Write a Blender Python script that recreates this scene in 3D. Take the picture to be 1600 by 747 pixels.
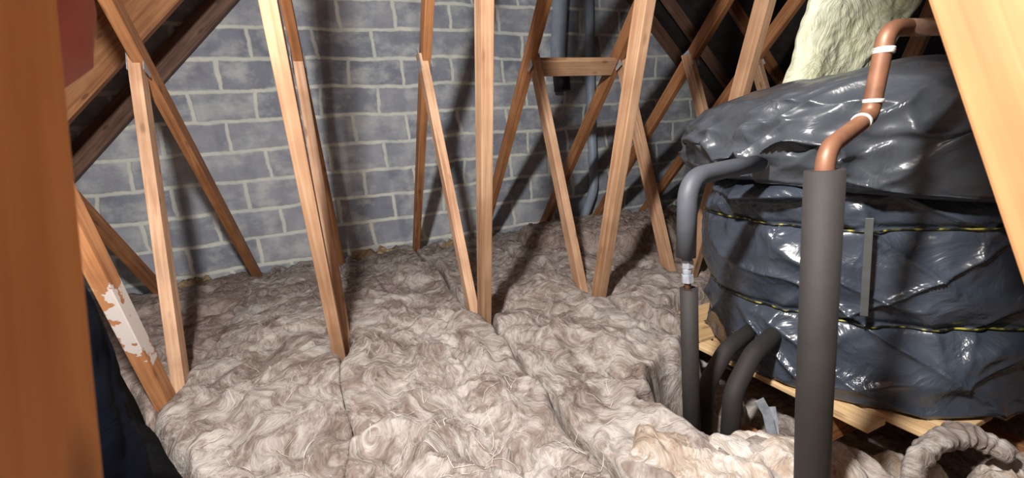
import bpy, bmesh, math, random
import numpy as np
from mathutils import Vector, Matrix, Quaternion

for o in list(bpy.data.objects):
    bpy.data.objects.remove(o, do_unlink=True)
scene = bpy.context.scene
COL = scene.collection

# ------------------------------------------------------------------ camera, light, exposure
# metres; origin at the camera, X along the block wall to the right, Y towards the wall, Z up
cam_data = bpy.data.cameras.new('camera')
cam = bpy.data.objects.new('camera', cam_data)
COL.objects.link(cam)
_f = Vector((0.354, 0.915, -0.194)).normalized()
_r = Vector((0.922, -0.376, -0.089)); _r = (_r - _f*_r.dot(_f)).normalized()
_u = _r.cross(_f)
cam.matrix_world = Matrix(((_r.x, _u.x, -_f.x, 0), (_r.y, _u.y, -_f.y, 0), (_r.z, _u.z, -_f.z, 0), (0, 0, 0, 1)))
cam_data.sensor_fit = 'HORIZONTAL'
cam_data.sensor_width = 36.0
cam_data.lens = 36.0*655.7/1600.0
cam_data.clip_start = 0.02
cam_data.dof.use_dof = True
cam_data.dof.focus_distance = 2.0
cam_data.dof.aperture_fstop = 9.0
scene.camera = cam

world = bpy.data.worlds.new('loft_dark'); scene.world = world
world.use_nodes = True
world.node_tree.nodes['Background'].inputs[0].default_value = (0.6, 0.7, 0.85, 1)
world.node_tree.nodes['Background'].inputs[1].default_value = 0.03

lamp_data = bpy.data.lights.new('loft_lamp', 'POINT')
lamp_data.energy = 290.0
lamp_data.color = (1.0, 0.965, 0.92)
lamp_data.shadow_soft_size = 0.055
lamp = bpy.data.objects.new('loft_lamp', lamp_data)
COL.objects.link(lamp)
lamp.location = (-0.190, 0.19, 0.94)

scene.view_settings.view_transform = 'Standard'
scene.view_settings.look = 'None'
scene.view_settings.gamma = 1.0
scene.view_settings.use_curve_mapping = False
scene.view_settings.exposure = 0.0

# ------------------------------------------------------------------ helpers
def V(*a): return Vector(a)

def tag(o, label=None, cat=None, group=None, kind=None):
    if label: o['label'] = label
    if cat: o['category'] = cat
    if group: o['group'] = group
    if kind: o['kind'] = kind
    return o

def empty(name, loc, label, cat, group=None):
    o = bpy.data.objects.new(name, None); COL.objects.link(o)
    o.empty_display_size = 0.05
    o.location = loc
    return tag(o, label, cat, group)

def link(name, me, mat=None, parent=None, matrix=None, smooth=False):
    o = bpy.data.objects.new(name, me); COL.objects.link(o)
    if mat is not None: me.materials.append(mat)
    if smooth:
        for p in me.polygons: p.use_smooth = True
    if matrix is not None: o.matrix_world = matrix
    if parent is not None:
        o.parent = parent
        # parents are never rotated: keep world placement by subtracting their position
        o.location = o.location - world_loc(parent)
    return o

def world_loc(o):
    v = Vector(o.location)
    while o.parent: o = o.parent; v += Vector(o.location)
    return v

def mesh_from(name, verts, faces):
    me = bpy.data.meshes.new(name)
    me.from_pydata([tuple(v) for v in verts], [], [tuple(f) for f in faces])
    me.update()
    return me

def recentre(me):
    """move a mesh so its origin is at its base centre; returns that point"""
    n = len(me.vertices)
    co = np.empty(n*3); me.vertices.foreach_get('co', co); co = co.reshape(-1, 3)
    c = np.array([(co[:, 0].min()+co[:, 0].max())/2, (co[:, 1].min()+co[:, 1].max())/2, co[:, 2].min()])
    co -= c
    me.vertices.foreach_set('co', co.ravel()); me.update()
    return Vector(c)

def obj(name, me, mat, parent=None, smooth=True):
    c = recentre(me)
    return link(name, me, mat, parent, Matrix.Translation(c), smooth)

def beam_mesh(t, d, L, bev=0.003, cut0=0.0, cut1=0.0, nz=1):
    """box along local Z from 0 to L, t wide in X, d deep in Y; ends can be cut at an angle"""
    bm = bmesh.new()
    vs = []
    for k, z in enumerate([0, L]):
        cut = cut0 if k == 0 else cut1
        for x, y in ((-1, -1), (1, -1), (1, 1), (-1, 1)):
            vs.append(bm.verts.new((x*t/2, y*d/2, z + cut*y*d/2)))
    for f in ((3, 2, 1, 0), (4, 5, 6, 7), (0, 1, 5, 4), (1, 2, 6, 5), (2, 3, 7, 6), (3, 0, 4, 7)):
        bm.faces.new([vs[i] for i in f])
    bmesh.ops.bevel(bm, geom=bm.edges[:], offset=bev, segments=2, affect='EDGES', profile=0.5)
    me = bpy.data.meshes.new('beam'); bm.to_mesh(me); bm.free()
    return me

def beam(name, a, b, t, d, mat, parent=None, side=(1, 0, 0), cut0=0.0, cut1=0.0, bev=0.003):
    a = Vector(a); b = Vector(b)
    z = (b-a).normalized()
    x = Vector(side); x = (x - z*x.dot(z)).normalized()
    y = z.cross(x)
    M = Matrix(((x.x, y.x, z.x, a.x), (x.y, y.y, z.y, a.y), (x.z, y.z, z.z, a.z), (0, 0, 0, 1)))
    return link(name, beam_mesh(t, d, (b-a).length, bev, cut0, cut1), mat, parent, M)

def fillet(pts, rad, n=8):
    pts = [Vector(p) for p in pts]
    out = [pts[0]]
    for i in range(1, len(pts)-1):
        p0, p, p1 = pts[i-1], pts[i], pts[i+1]
        d0 = (p0-p); d1 = (p1-p)
        ang = d0.angle(d1)
        r = rad[i-1] if isinstance(rad, (list, tuple)) else rad
        k = min(r/math.tan(ang/2), d0.length*0.49, d1.length*0.49)
        a = p + d0.normalized()*k; b = p + d1.normalized()*k
        for j in range(n+1):
            s = j/n
            out.append(a*(1-s)**2 + p*2*s*(1-s) + b*s*s)
    out.append(pts[-1])
    return out

def tube_mesh(path, rad, seg=20, cap=True, prof=None):
    """sweep a circle along path; prof optional list of radius factors per path point"""
    path = [Vector(p) for p in path]
    n = len(path)
    tang = []
    for i in range(n):
        a = path[max(i-1, 0)]; b = path[min(i+1, n-1)]
        tang.append((b-a).normalized())
    ref = Vector((1, 0, 0)) if abs(tang[0].x) < 0.8 else Vector((0, 1, 0))
    nx = (ref - tang[0]*ref.dot(tang[0])).normalized()
    vs, fs = [], []
    for i in range(n):
        if i:
            q = tang[i-1].rotation_difference(tang[i]); nx = q @ nx
            nx = (nx - tang[i]*nx.dot(tang[i])).normalized()
        ny = tang[i].cross(nx)
        r = rad*(prof[i] if prof else 1)
        for k in range(seg):
            a = 2*math.pi*k/seg
            vs.append(path[i] + nx*math.cos(a)*r + ny*math.sin(a)*r)
    for i in range(n-1):
        for k in range(seg):
            k2 = (k+1) % seg
            fs.append((i*seg+k, i*seg+k2, (i+1)*seg+k2, (i+1)*seg+k))
    if cap:
        fs.append(tuple(range(seg))[::-1])
        fs.append(tuple((n-1)*seg+k for k in range(seg)))
    return mesh_from('tube', vs, fs)

def tube(name, path, rad, mat, parent=None, seg=20, prof=None, cap=True):
    me = tube_mesh(path, rad, seg, cap, prof)
    o = obj(name, me, mat, parent)
    if cap:
        for p in me.polygons:
            if len(p.vertices) > 4: p.use_smooth = False
    return o

# ---- numpy noise
class Noise:
    def __init__(self, seed):
        self.t = np.random.RandomState(seed).rand(256, 256)
    def at(self, x, y, px=256, py=256):
        xi = np.floor(x).astype(int); yi = np.floor(y).astype(int)
        fx = x-xi; fy = y-yi
        fx = fx*fx*fx*(fx*(fx*6-15)+10); fy = fy*fy*fy*(fy*(fy*6-15)+10)
        x0 = xi % px; x1 = (xi+1) % px; y0 = yi % py; y1 = (yi+1) % py
        t = self.t
        return ((t[x0, y0]*(1-fx)+t[x1, y0]*fx)*(1-fy) + (t[x0, y1]*(1-fx)+t[x1, y1]*fx)*fy)*2-1
    def fbm(self, x, y, oct=4, gain=0.5, px=256, py=256):
        s = 0; a = 1.0
        for i in range(oct):
            s = s + a*self.at(x*2**i + (17.3*i if px == 256 else 0), y*2**i + 9.1*i, min(px*2**i, 256) if px < 256 else 256, 256)
            a *= gain
        return s
N1, N2, N3, N4 = Noise(1), Noise(2), Noise(3), Noise(4)

def sstep(e0, e1, x):
    t = np.clip((x-e0)/(e1-e0), 0, 1)
    return t*t*(3-2*t)

def poly_sdf(x, y, poly):
    """signed distance (positive inside) to a polygon"""
    d = np.full(x.shape, 1e9); ins = np.zeros(x.shape, bool)
    n = len(poly)
    for i in range(n):
        ax, ay = poly[i]; bx, by = poly[(i+1) % n]
        ex, ey = bx-ax, by-ay
        t = np.clip(((x-ax)*ex+(y-ay)*ey)/(ex*ex+ey*ey), 0, 1)
        d = np.minimum(d, np.hypot(x-ax-t*ex, y-ay-t*ey))
        c = ((ay > y) != (by > y)) & (x < (bx-ax)*(y-ay)/((by-ay) if by != ay else 1e-9)+ax)
        ins ^= c
    return np.where(ins, d, -d)

# ------------------------------------------------------------------ materials
def newmat(name):
    m = bpy.data.materials.new(name); m.use_nodes = True
    nt = m.node_tree
    b = nt.nodes['Principled BSDF']
    return m, nt, b
def node(nt, t, **kw):
    n = nt.nodes.new(t)
    for k, v in kw.items():
        if k.startswith('i_'):
            n.inputs[k[2:].replace('_', ' ')].default_value = v
        else: setattr(n, k, v)
    return n
def ramp(nt, stops, fac=None):
    r = nt.nodes.new('ShaderNodeValToRGB')
    e = r.color_ramp.elements
    while len(e) > 1: e.remove(e[0])
    e[0].position = stops[0][0]; e[0].color = stops[0][1]
    for p, c in stops[1:]:
        k = e.new(p); k.color = c
    if fac is not None: nt.links.new(fac, r.inputs[0])
    return r
def lin(r, g, b):
    f = lambda c: (c/255/12.92) if c/255 <= 0.04045 else ((c/255+0.055)/1.055)**2.4
    return (f(r), f(g), f(b), 1)
def mixc(nt, fac, a, b, mode='MIX'):
    m = nt.nodes.new('ShaderNodeMix'); m.data_type = 'RGBA'; m.blend_type = mode
    for s, v in ((0, fac), (6, a), (7, b)):
        if hasattr(v, 'is_linked') or hasattr(v, 'links'): nt.links.new(v, m.inputs[s])
        else: m.inputs[s].default_value = v
    return m.outputs[2]
def math_(nt, op, a, b=None, clamp=False):
    m = nt.nodes.new('ShaderNodeMath'); m.operation = op; m.use_clamp = clamp
    for i, v in enumerate((a, b)):
        if v is None: continue
        if hasattr(v, 'links'): nt.links.new(v, m.inputs[i])
        else: m.inputs[i].default_value = v
    return m.outputs[0]

def wood(name, light, dark, paint=False, rough=0.7):
    m, nt, b = newmat(name)
    tc = node(nt, 'ShaderNodeTexCoord'); oi = node(nt, 'ShaderNodeObjectInfo')
    sh = node(nt, 'ShaderNodeVectorMath', operation='SCALE'); sh.inputs[0].default_value = (3, 5, 41)
    nt.links.new(oi.outputs['Random'], sh.inputs['Scale'])
    add = node(nt, 'ShaderNodeVectorMath', operation='ADD')
    nt.links.new(tc.outputs['Object'], add.inputs[0]); nt.links.new(sh.outputs[0], add.inputs[1])
    mp = node(nt, 'ShaderNodeMapping'); mp.inputs['Scale'].default_value = (38, 38, 1.6)
    nt.links.new(add.outputs[0], mp.inputs[0])
    n1 = node(nt, 'ShaderNodeTexNoise'); n1.inputs['Scale'].default_value = 1.6; n1.inputs['Detail'].default_value = 5
    n1.inputs['Distortion'].default_value = 0.6
    nt.links.new(mp.outputs[0], n1.inputs[0])
    n2 = node(nt, 'ShaderNodeTexNoise'); n2.inputs['Scale'].default_value = 5.0; n2.inputs['Detail'].default_value = 3
    nt.links.new(add.outputs[0], n2.inputs[0])
    r1 = ramp(nt, [(0.3, dark), (0.62, light)], n1.outputs[0])
    r2 = ramp(nt, [(0.35, (0.74, 0.70, 0.66, 1)), (0.65, (1, 1, 1, 1))], n2.outputs[0])
    col = mixc(nt, 1.0, r1.outputs[0], r2.outputs[0], 'MULTIPLY')
    # knots
    mk = node(nt, 'ShaderNodeMapping'); mk.inputs['Scale'].default_value = (14, 14, 5)
    nt.links.new(add.outputs[0], mk.inputs[0])
    vo = node(nt, 'ShaderNodeTexVoronoi'); vo.inputs['Scale'].default_value = 0.9
    nt.links.new(mk.outputs[0], vo.inputs[0])
    rk = ramp(nt, [(0.07, (1, 1, 1, 1)), (0.15, (0, 0, 0, 1))], vo.outputs['Distance'])
    kf = math_(nt, 'MULTIPLY', rk.outputs[0], 0.65)
    col = mixc(nt, kf, col, tuple(c*0.35 for c in dark[:3])+(1,))
    # per-board brightness
    hv = node(nt, 'ShaderNodeHueSaturation'); nt.links.new(col, hv.inputs['Color'])
    rv = math_(nt, 'MULTIPLY_ADD', oi.outputs['Random'], 0.25); rv.node.inputs[2].default_value = 0.88
    nt.links.new(rv, hv.inputs['Value'])
    out = hv.outputs[0]
    if paint:
        sx = node(nt, 'ShaderNodeSeparateXYZ'); nt.links.new(tc.outputs['Object'], sx.inputs[0])
        np_ = node(nt, 'ShaderNodeTexNoise'); np_.inputs['Scale'].default_value = 22; np_.inputs['Detail'].default_value = 4
        nt.links.new(tc.outputs['Object'], np_.inputs[0])
        # a band of plaster smear along the board
        z0, z1 = paint
        c = math_(nt, 'SUBTRACT', sx.outputs[2], (z0+z1)/2)
        c = math_(nt, 'ABSOLUTE', c); c = math_(nt, 'DIVIDE', c, (z1-z0)/2)
        k = math_(nt, 'SUBTRACT', 1.0, c)
        k = math_(nt, 'ADD', k, math_(nt, 'MULTIPLY', math_(nt, 'SUBTRACT', np_.outputs[0], 0.5), 2.6))
        k = math_(nt, 'ADD', k, math_(nt, 'MULTIPLY', sx.outputs[0], 12.0))
        rp = ramp(nt, [(0.42, (0, 0, 0, 1)), (0.5, (1, 1, 1, 1))], k)
        inz = math_(nt, 'LESS_THAN', c, 1.0)
        kk = math_(nt, 'MULTIPLY', math_(nt, 'MULTIPLY', rp.outputs[0], inz), 0.85)
        out = mixc(nt, kk, out, (0.78, 0.74, 0.72, 1))
    nt.links.new(out, b.inputs['Base Color'])
    b.inputs['Roughness'].default_value = rough
    bp = node(nt, 'ShaderNodeBump'); bp.inputs['Strength'].default_value = 0.15; bp.inputs['Distance'].default_value = 0.003
    nt.links.new(n1.outputs[0], bp.inputs['Height']); nt.links.new(bp.outputs[0], b.inputs['Normal'])
    return m

def plain(name, col, rough=0.6, metal=0.0, noise=0.25, scale=30, bump=0.0, spec=0.5):
    m, nt, b = newmat(name)
    tc = node(nt, 'ShaderNodeTexCoord')
    n = node(nt, 'ShaderNodeTexNoise'); n.inputs['Scale'].default_value = scale; n.inputs['Detail'].default_value = 4
    nt.links.new(tc.outputs['Object'], n.inputs[0])
    lo = tuple(c*(1-noise) for c in col[:3])+(1,); hi = tuple(min(1, c*(1+noise)) for c in col[:3])+(1,)
    r = ramp(nt, [(0.3, lo), (0.7, hi)], n.outputs[0])
    nt.links.new(r.outputs[0], b.inputs['Base Color'])
    b.inputs['Roughness'].default_value = rough; b.inputs['Metallic'].default_value = metal
    b.inputs['Specular IOR Level'].default_value = spec
    if bump:
        bp = node(nt, 'ShaderNodeBump'); bp.inputs['Strength'].default_value = bump; bp.inputs['Distance'].default_value = 0.004
        nt.links.new(n.outputs[0], bp.inputs['Height']); nt.links.new(bp.outputs[0], b.inputs['Normal'])
    return m

def wool(name, dark, mid, light, scale=1.0):
    m, nt, b = newmat(name)
    g = node(nt, 'ShaderNodeNewGeometry')
    mp = node(nt, 'ShaderNodeMapping'); mp.inputs['Scale'].default_value = (scale, scale, scale)
    nt.links.new(g.outputs['Position'], mp.inputs[0])
    def noise(src, sc, det, ro=0.5, dist=0.0):
        n = node(nt, 'ShaderNodeTexNoise'); n.inputs['Scale'].default_value = sc; n.inputs['Detail'].default_value = det
        n.inputs['Roughness'].default_value = ro; n.inputs['Distortion'].default_value = dist
        nt.links.new(src, n.inputs[0]); return n
    def mapping(src, sc, rot=(0, 0, 0)):
        k = node(nt, 'ShaderNodeMapping'); k.inputs['Scale'].default_value = sc; k.inputs['Rotation'].default_value = rot
        nt.links.new(src, k.inputs[0]); return k.outputs[0]
    # warp so the fibres swirl
    w = noise(mp.outputs[0], 3.4, 2)
    ws = node(nt, 'ShaderNodeVectorMath', operation='SCALE'); ws.inputs['Scale'].default_value = 0.55
    nt.links.new(w.outputs['Color'], ws.inputs[0])
    wa = node(nt, 'ShaderNodeVectorMath', operation='ADD')
    nt.links.new(mp.outputs[0], wa.inputs[0]); nt.links.new(ws.outputs[0], wa.inputs[1])
    blotch = noise(mp.outputs[0], 5.5, 4, 0.55, 0.4).outputs[0]
    streak = noise(mapping(wa.outputs[0], (25, 9, 17), (0, 0, 0.6)), 1.0, 6, 0.6, 0.7).outputs[0]
    puff = noise(wa.outputs[0], 20, 4, 0.55, 0.4).outputs[0]
    fuzz = noise(mapping(wa.outputs[0], (150, 45, 90), (0, 0, 0.6)), 1.0, 4, 0.6).outputs[0]
    s = math_(nt, 'ADD', math_(nt, 'MULTIPLY', blotch, 0.34), math_(nt, 'MULTIPLY', streak, 0.34))
    s = math_(nt, 'ADD', s, math_(nt, 'MULTIPLY', puff, 0.18))
    s = math_(nt, 'ADD', s, math_(nt, 'MULTIPLY', fuzz, 0.20))
    r = ramp(nt, [(0.37, dark), (0.49, mid), (0.60, light), (0.72, tuple(min(1, c*1.25) for c in light[:3])+(1,))], s)
    nt.links.new(r.outputs[0], b.inputs['Base Color'])
    b.inputs['Roughness'].default_value = 0.95
    b.inputs['Specular IOR Level'].default_value = 0.08
    h = math_(nt, 'ADD', streak, math_(nt, 'MULTIPLY', fuzz, 0.30))
    h = math_(nt, 'ADD', h, math_(nt, 'MULTIPLY', puff, 0.6))
    bp = node(nt, 'ShaderNodeBump'); bp.inputs['Strength'].default_value = 0.6; bp.inputs['Distance'].default_value = 0.022
    nt.links.new(h, bp.inputs['Height']); nt.links.new(bp.outputs[0], b.inputs['Normal'])
    return m

def poly_black(name, col, rough=0.28, crumple=1.0, spec=0.6):
    m, nt, b = newmat(name)
    tc = node(nt, 'ShaderNodeTexCoord')
    n = node(nt, 'ShaderNodeTexNoise'); n.inputs['Scale'].default_value = 9; n.inputs['Detail'].default_value = 4
    n.inputs['Distortion'].default_value = 0.8
    nt.links.new(tc.outputs['Object'], n.inputs[0])
    v = node(nt, 'ShaderNodeTexVoronoi'); v.inputs['Scale'].default_value = 11; v.feature = 'F1'
    nv = node(nt, 'ShaderNodeVectorMath', operation='MULTIPLY_ADD')
    nt.links.new(n.outputs['Color'], nv.inputs[0]); nv.inputs[1].default_value = (0.16, 0.16, 0.16)
    nt.links.new(tc.outputs['Object'], nv.inputs[2]); nt.links.new(nv.outputs[0], v.inputs[0])
    h = math_(nt, 'ADD', math_(nt, 'MULTIPLY', v.outputs['Distance'], 0.6), n.outputs[0])
    bp = node(nt, 'ShaderNodeBump'); bp.inputs['Strength'].default_value = 0.5*crumple; bp.inputs['Distance'].default_value = 0.025
    nt.links.new(h, bp.inputs['Height']); nt.links.new(bp.outputs[0], b.inputs['Normal'])
    # dust
    g = node(nt, 'ShaderNodeTexNoise'); g.inputs['Scale'].default_value = 5; g.inputs['Detail'].default_value = 6
    nt.links.new(tc.outputs['Object'], g.inputs[0])
    r = ramp(nt, [(0.35, col), (0.75, tuple(c*1.7+(0.01 if spec > 0.3 else 0.001) for c in col[:3])+(1,))], g.outputs[0])
    nt.links.new(r.outputs[0], b.inputs['Base Color'])
    rr = node(nt, 'ShaderNodeMapRange'); rr.inputs[3].default_value = rough*0.85; rr.inputs[4].default_value = rough*1.35
    nt.links.new(g.outputs[0], rr.inputs[0]); nt.links.new(rr.outputs[0], b.inputs['Roughness'])
    b.inputs['Specular IOR Level'].default_value = spec
    return m

def block_wall(name, x0, z0):
    m, nt, b = newmat(name)
    g = node(nt, 'ShaderNodeNewGeometry')
    sp = node(nt, 'ShaderNodeSeparateXYZ'); nt.links.new(g.outputs['Position'], sp.inputs[0])
    cx = node(nt, 'ShaderNodeCombineXYZ')
    nt.links.new(math_(nt, 'SUBTRACT', sp.outputs[0], x0), cx.inputs[0])
    nt.links.new(math_(nt, 'SUBTRACT', sp.outputs[2], z0), cx.inputs[1])
    w = node(nt, 'ShaderNodeTexNoise'); w.inputs['Scale'].default_value = 3.0; w.inputs['Detail'].default_value = 5; w.inputs['Roughness'].default_value = 0.65
    nt.links.new(cx.outputs[0], w.inputs[0])
    wv = node(nt, 'ShaderNodeVectorMath', operation='MULTIPLY_ADD')
    sub = node(nt, 'ShaderNodeVectorMath', operation='SUBTRACT'); sub.inputs[1].default_value = (0.5, 0.5, 0.5)
    nt.links.new(w.outputs['Color'], sub.inputs[0])
    nt.links.new(sub.outputs[0], wv.inputs[0]); wv.inputs[1].default_value = (0.085, 0.065, 0)
    w2 = node(nt, 'ShaderNodeTexNoise'); w2.inputs['Scale'].default_value = 1.1; w2.inputs['Detail'].default_value = 1
    nt.links.new(cx.outputs[0], w2.inputs[0])
    s2 = node(nt, 'ShaderNodeVectorMath', operation='SUBTRACT'); s2.inputs[1].default_value = (0.5, 0.5, 0.5)
    nt.links.new(w2.outputs['Color'], s2.inputs[0])
    a2 = node(nt, 'ShaderNodeVectorMath', operation='MULTIPLY_ADD'); a2.inputs[1].default_value = (0.16, 0.07, 0)
    nt.links.new(s2.outputs[0], a2.inputs[0]); nt.links.new(cx.outputs[0], a2.inputs[2])
    nt.links.new(a2.outputs[0], wv.inputs[2])
    def brick(ms, smooth, src):
        k = node(nt, 'ShaderNodeTexBrick')
        k.offset = 0.5; k.offset_frequency = 2; k.squash = 1.0; k.squash_frequency = 2
        k.inputs['Scale'].default_value = 1.0; k.inputs['Mortar Size'].default_value = ms
        k.inputs['Mortar Smooth'].default_value = smooth; k.inputs['Bias'].default_value = 0
        k.inputs['Brick Width'].default_value = 0.45; k.inputs['Row Height'].default_value = 0.225
        k.inputs['Color1'].default_value = (0, 0, 0, 1); k.inputs['Color2'].default_value = (1, 1, 1, 1)
        k.inputs['Mortar'].default_value = (0.5, 0.5, 0.5, 1)
        nt.links.new(src, k.inputs['Vector'])
        return k
    bk = brick(0.0215, 0.65, wv.outputs[0])
    # block tone per block + mottling
    n1 = node(nt, 'ShaderNodeTexNoise'); n1.inputs['Scale'].default_value = 7; n1.inputs['Detail'].default_value = 8; n1.inputs['Roughness'].default_value = 0.6
    nt.links.new(cx.outputs[0], n1.inputs[0])
    tone = mixc(nt, bk.outputs['Color'], lin(146, 152, 166), lin(176, 180, 191))
    mot = ramp(nt, [(0.3, (0.78, 0.78, 0.80, 1)), (0.7, (1.12, 1.12, 1.1, 1))], n1.outputs[0])
    tone = mixc(nt, 1.0, tone, mot.outputs[0], 'MULTIPLY')
    # mortar smears over the block faces
    n2 = node(nt, 'ShaderNodeTexNoise'); n2.inputs['Scale'].default_value = 4.2; n2.inputs['Detail'].default_value = 6; n2.inputs['Roughness'].default_value = 0.62
    mp2 = node(nt, 'ShaderNodeMapping'); mp2.inputs['Location'].default_value = (4.3, 1.7, 0); mp2.inputs['Scale'].default_value = (1.0, 1.3, 1)
    nt.links.new(cx.outputs[0], mp2.inputs[0]); nt.links.new(mp2.outputs[0], n2.inputs[0])
    sm = ramp(nt, [(0.47, (0, 0, 0, 1)), (0.64, (0.85, 0.85, 0.85, 1))], n2.outputs[0])
    mortar = ramp(nt, [(0.3, lin(214, 219, 214)), (0.7, lin(238, 240, 230))], n1.outputs[0])
    tone = mixc(nt, sm.outputs[0], tone, lin(206, 210, 212))
    # darker vertical streaks down the face, placed at random
    mp3 = node(nt, 'ShaderNodeMapping'); mp3.inputs['Scale'].default_value = (5.0, 0.5, 1)
    nt.links.new(cx.outputs[0], mp3.inputs[0])
    n3 = node(nt, 'ShaderNodeTexNoise'); n3.inputs['Scale'].default_value = 1.0; n3.inputs['Detail'].default_value = 3
    nt.links.new(mp3.outputs[0], n3.inputs[0])
    dr = ramp(nt, [(0.32, (0.80, 0.82, 0.85, 1)), (0.5, (1, 1, 1, 1))], n3.outputs[0])
    col = mixc(nt, bk.outputs['Fac'], tone, mortar.outputs[0])
    col = mixc(nt, 1.0, col, dr.outputs[0], 'MULTIPLY')
    nt.links.new(col, b.inputs['Base Color'])
    b.inputs['Roughness'].default_value = 0.92; b.inputs['Specular IOR Level'].default_value = 0.2
    n4 = node(nt, 'ShaderNodeTexNoise'); n4.inputs['Scale'].default_value = 60; n4.inputs['Detail'].default_value = 4
    nt.links.new(cx.outputs[0], n4.inputs[0])
    h = math_(nt, 'ADD', math_(nt, 'MULTIPLY', bk.outputs['Fac'], -0.8), math_(nt, 'MULTIPLY', n4.outputs[0], 0.25))
    h = math_(nt, 'ADD', h, math_(nt, 'MULTIPLY', n1.outputs[0], 0.5))
    bp = node(nt, 'ShaderNodeBump'); bp.inputs['Strength'].default_value = 0.6; bp.inputs['Distance'].default_value = 0.012
    nt.links.new(h, bp.inputs['Height']); nt.links.new(bp.outputs[0], b.inputs['Normal'])
    return m

M_WEB = wood('softwood_web', lin(198, 162, 130), lin(170, 124, 90))
M_WEBL = wood('softwood_web_pale', lin(214, 176, 144), lin(178, 132, 100))
M_RAFT = wood('softwood_rafter', lin(184, 130, 86), lin(142, 88, 52))
M_POST = wood('softwood_post', lin(214, 158, 100), lin(196, 138, 84))
M_POSTR = wood('softwood_post_pale', lin(176, 128, 84), lin(160, 110, 70))
M_PAINT = wood('softwood_web_smeared', lin(206, 148, 100), lin(166, 106, 66), paint=(0.40, 0.74))
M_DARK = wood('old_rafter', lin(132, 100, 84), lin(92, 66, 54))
M_BOARD = wood('pale_board', lin(238, 206, 160), lin(212, 172, 120))
M_BEARER = wood('bearer', lin(170, 112, 66), lin(120, 72, 40))
M_PLATE = plain('galvanised', lin(170, 178, 188), 0.45, 0.3, 0.2, 60)
M_WALL = block_wall('blockwork', -0.495, 0.671)
M_FELT = plain('roofing_felt', lin(42, 38, 37), 0.85, 0, 0.4, 12, 0.3)
M_FLOOR = plain('plasterboard', lin(120, 108, 96), 0.9, 0, 0.4, 14, 0.2)
M_WOOL = wool('mineral_wool', lin(84, 69, 63), lin(134, 122, 115), lin(180, 174, 169))
M_WOOLD = wool('mineral_wool_brown', lin(86, 72, 67), lin(130, 115, 108), lin(170, 158, 152))  # browner, duller tones than the main wool
M_WOOLC = wool('cream_wool', lin(140, 114, 94), lin(172, 157, 143), lin(208, 202, 196), 1.4)
M_TAN = wool('tan_fluff', lin(96, 74, 54), lin(150, 122, 94), lin(190, 168, 138), 1.6)
M_GLASS = wool('yellow_glass_wool', lin(196, 196, 158), lin(214, 216, 182), lin(232, 234, 210), 0.7)
M_POLY = poly_black('black_polythene', (0.034, 0.043, 0.060, 1), 0.24)
M_POLYTOP = poly_black('dusty_black_polythene', (0.046, 0.053, 0.064, 1), 0.30, 0.55)
M_MOUND = poly_black('dark_mound', (0.0020, 0.0020, 0.0024, 1), 0.85, 0.4, 0.08)
M_NAVY = poly_black('navy_mound', (0.0028, 0.0042, 0.0095, 1), 0.85, 0.3, 0.08)
M_PINK = plain('pink_cloth', lin(178, 108, 100), 0.95, 0, 0.15, 20, 0.2)
M_FOAM = plain('grey_foam_lagging', lin(42, 39, 38), 0.75, 0, 0.12, 25, 0.1)
M_FOAML = plain('pale_grey_foam_lagging', lin(80, 84, 92), 0.55, 0, 0.12, 25, 0.1)
M_COPPER = plain('aged_copper', lin(132, 92, 70), 0.5, 0.25, 0.25, 24)
M_COPPERD = plain('dusty_copper', lin(120, 96, 82), 0.6, 0.3, 0.3, 30)
M_TAPE = plain('white_jointing_tape', lin(222, 220, 214), 0.6, 0, 0.12, 60)
M_PVC = plain('grey_pvc', lin(160, 174, 192), 0.45, 0, 0.12, 10)
M_BLACKP = plain('matt_black', (0.012, 0.012, 0.013, 1), 0.6)  # also carries the shade put into the vent pipe's socket
def cord_mat():
    m, nt, b = newmat('yellow_green_cord')
    tc = node(nt, 'ShaderNodeTexCoord')
    n = node(nt, 'ShaderNodeTexNoise'); n.inputs['Scale'].default_value = 45; n.inputs['Detail'].default_value = 1
    nt.links.new(tc.outputs['Object'], n.inputs[0])
    r = ramp(nt, [(0.46, (0.010, 0.011, 0.008, 1)), (0.56, lin(84, 82, 36)), (0.68, lin(170, 164, 70))], n.outputs[0])
    nt.links.new(r.outputs[0], b.inputs['Base Color']); b.inputs['Roughness'].default_value = 0.4
    return m
M_CORD = cord_mat()
M_BRICKRED = plain('red_brown_wood', lin(150, 84, 62), 0.8)
M_GREYTAPE = plain('grey_tape', lin(82, 84, 84), 0.4, 0, 0.15)

# ------------------------------------------------------------------ the setting
YW = 3.852
me = mesh_from('wall', [(-3.2, YW, -1.1), (6.0, YW, -1.1), (6.0, YW, 3.4), (-3.2, YW, 3.4),
                        (-3.2, YW+0.1, -1.1), (6.0, YW+0.1, -1.1), (6.0, YW+0.1, 3.4), (-3.2, YW+0.1, 3.4)],
               [(0, 1, 2, 3), (5, 4, 7, 6), (3, 2, 6, 7), (1, 0, 4, 5), (0, 3, 7, 4), (2, 1, 5, 6)])
wall = link('wall_back', me, M_WALL); tag(wall, kind='structure')
me = mesh_from('floor', [(-3.2, -2.4, -1.03), (6, -2.4, -1.03), (6, YW, -1.03), (-3.2, YW, -1.03),
                         (-3.2, -2.4, -1.06), (6, -2.4, -1.06), (6, YW, -1.06), (-3.2, YW, -1.06)],
               [(0, 1, 2, 3), (7, 6, 5, 4), (0, 4, 5, 1), (1, 5, 6, 2), (2, 6, 7, 3), (3, 7, 4, 0)])
tag(link('floor', me, M_FLOOR), kind='structure')

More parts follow.
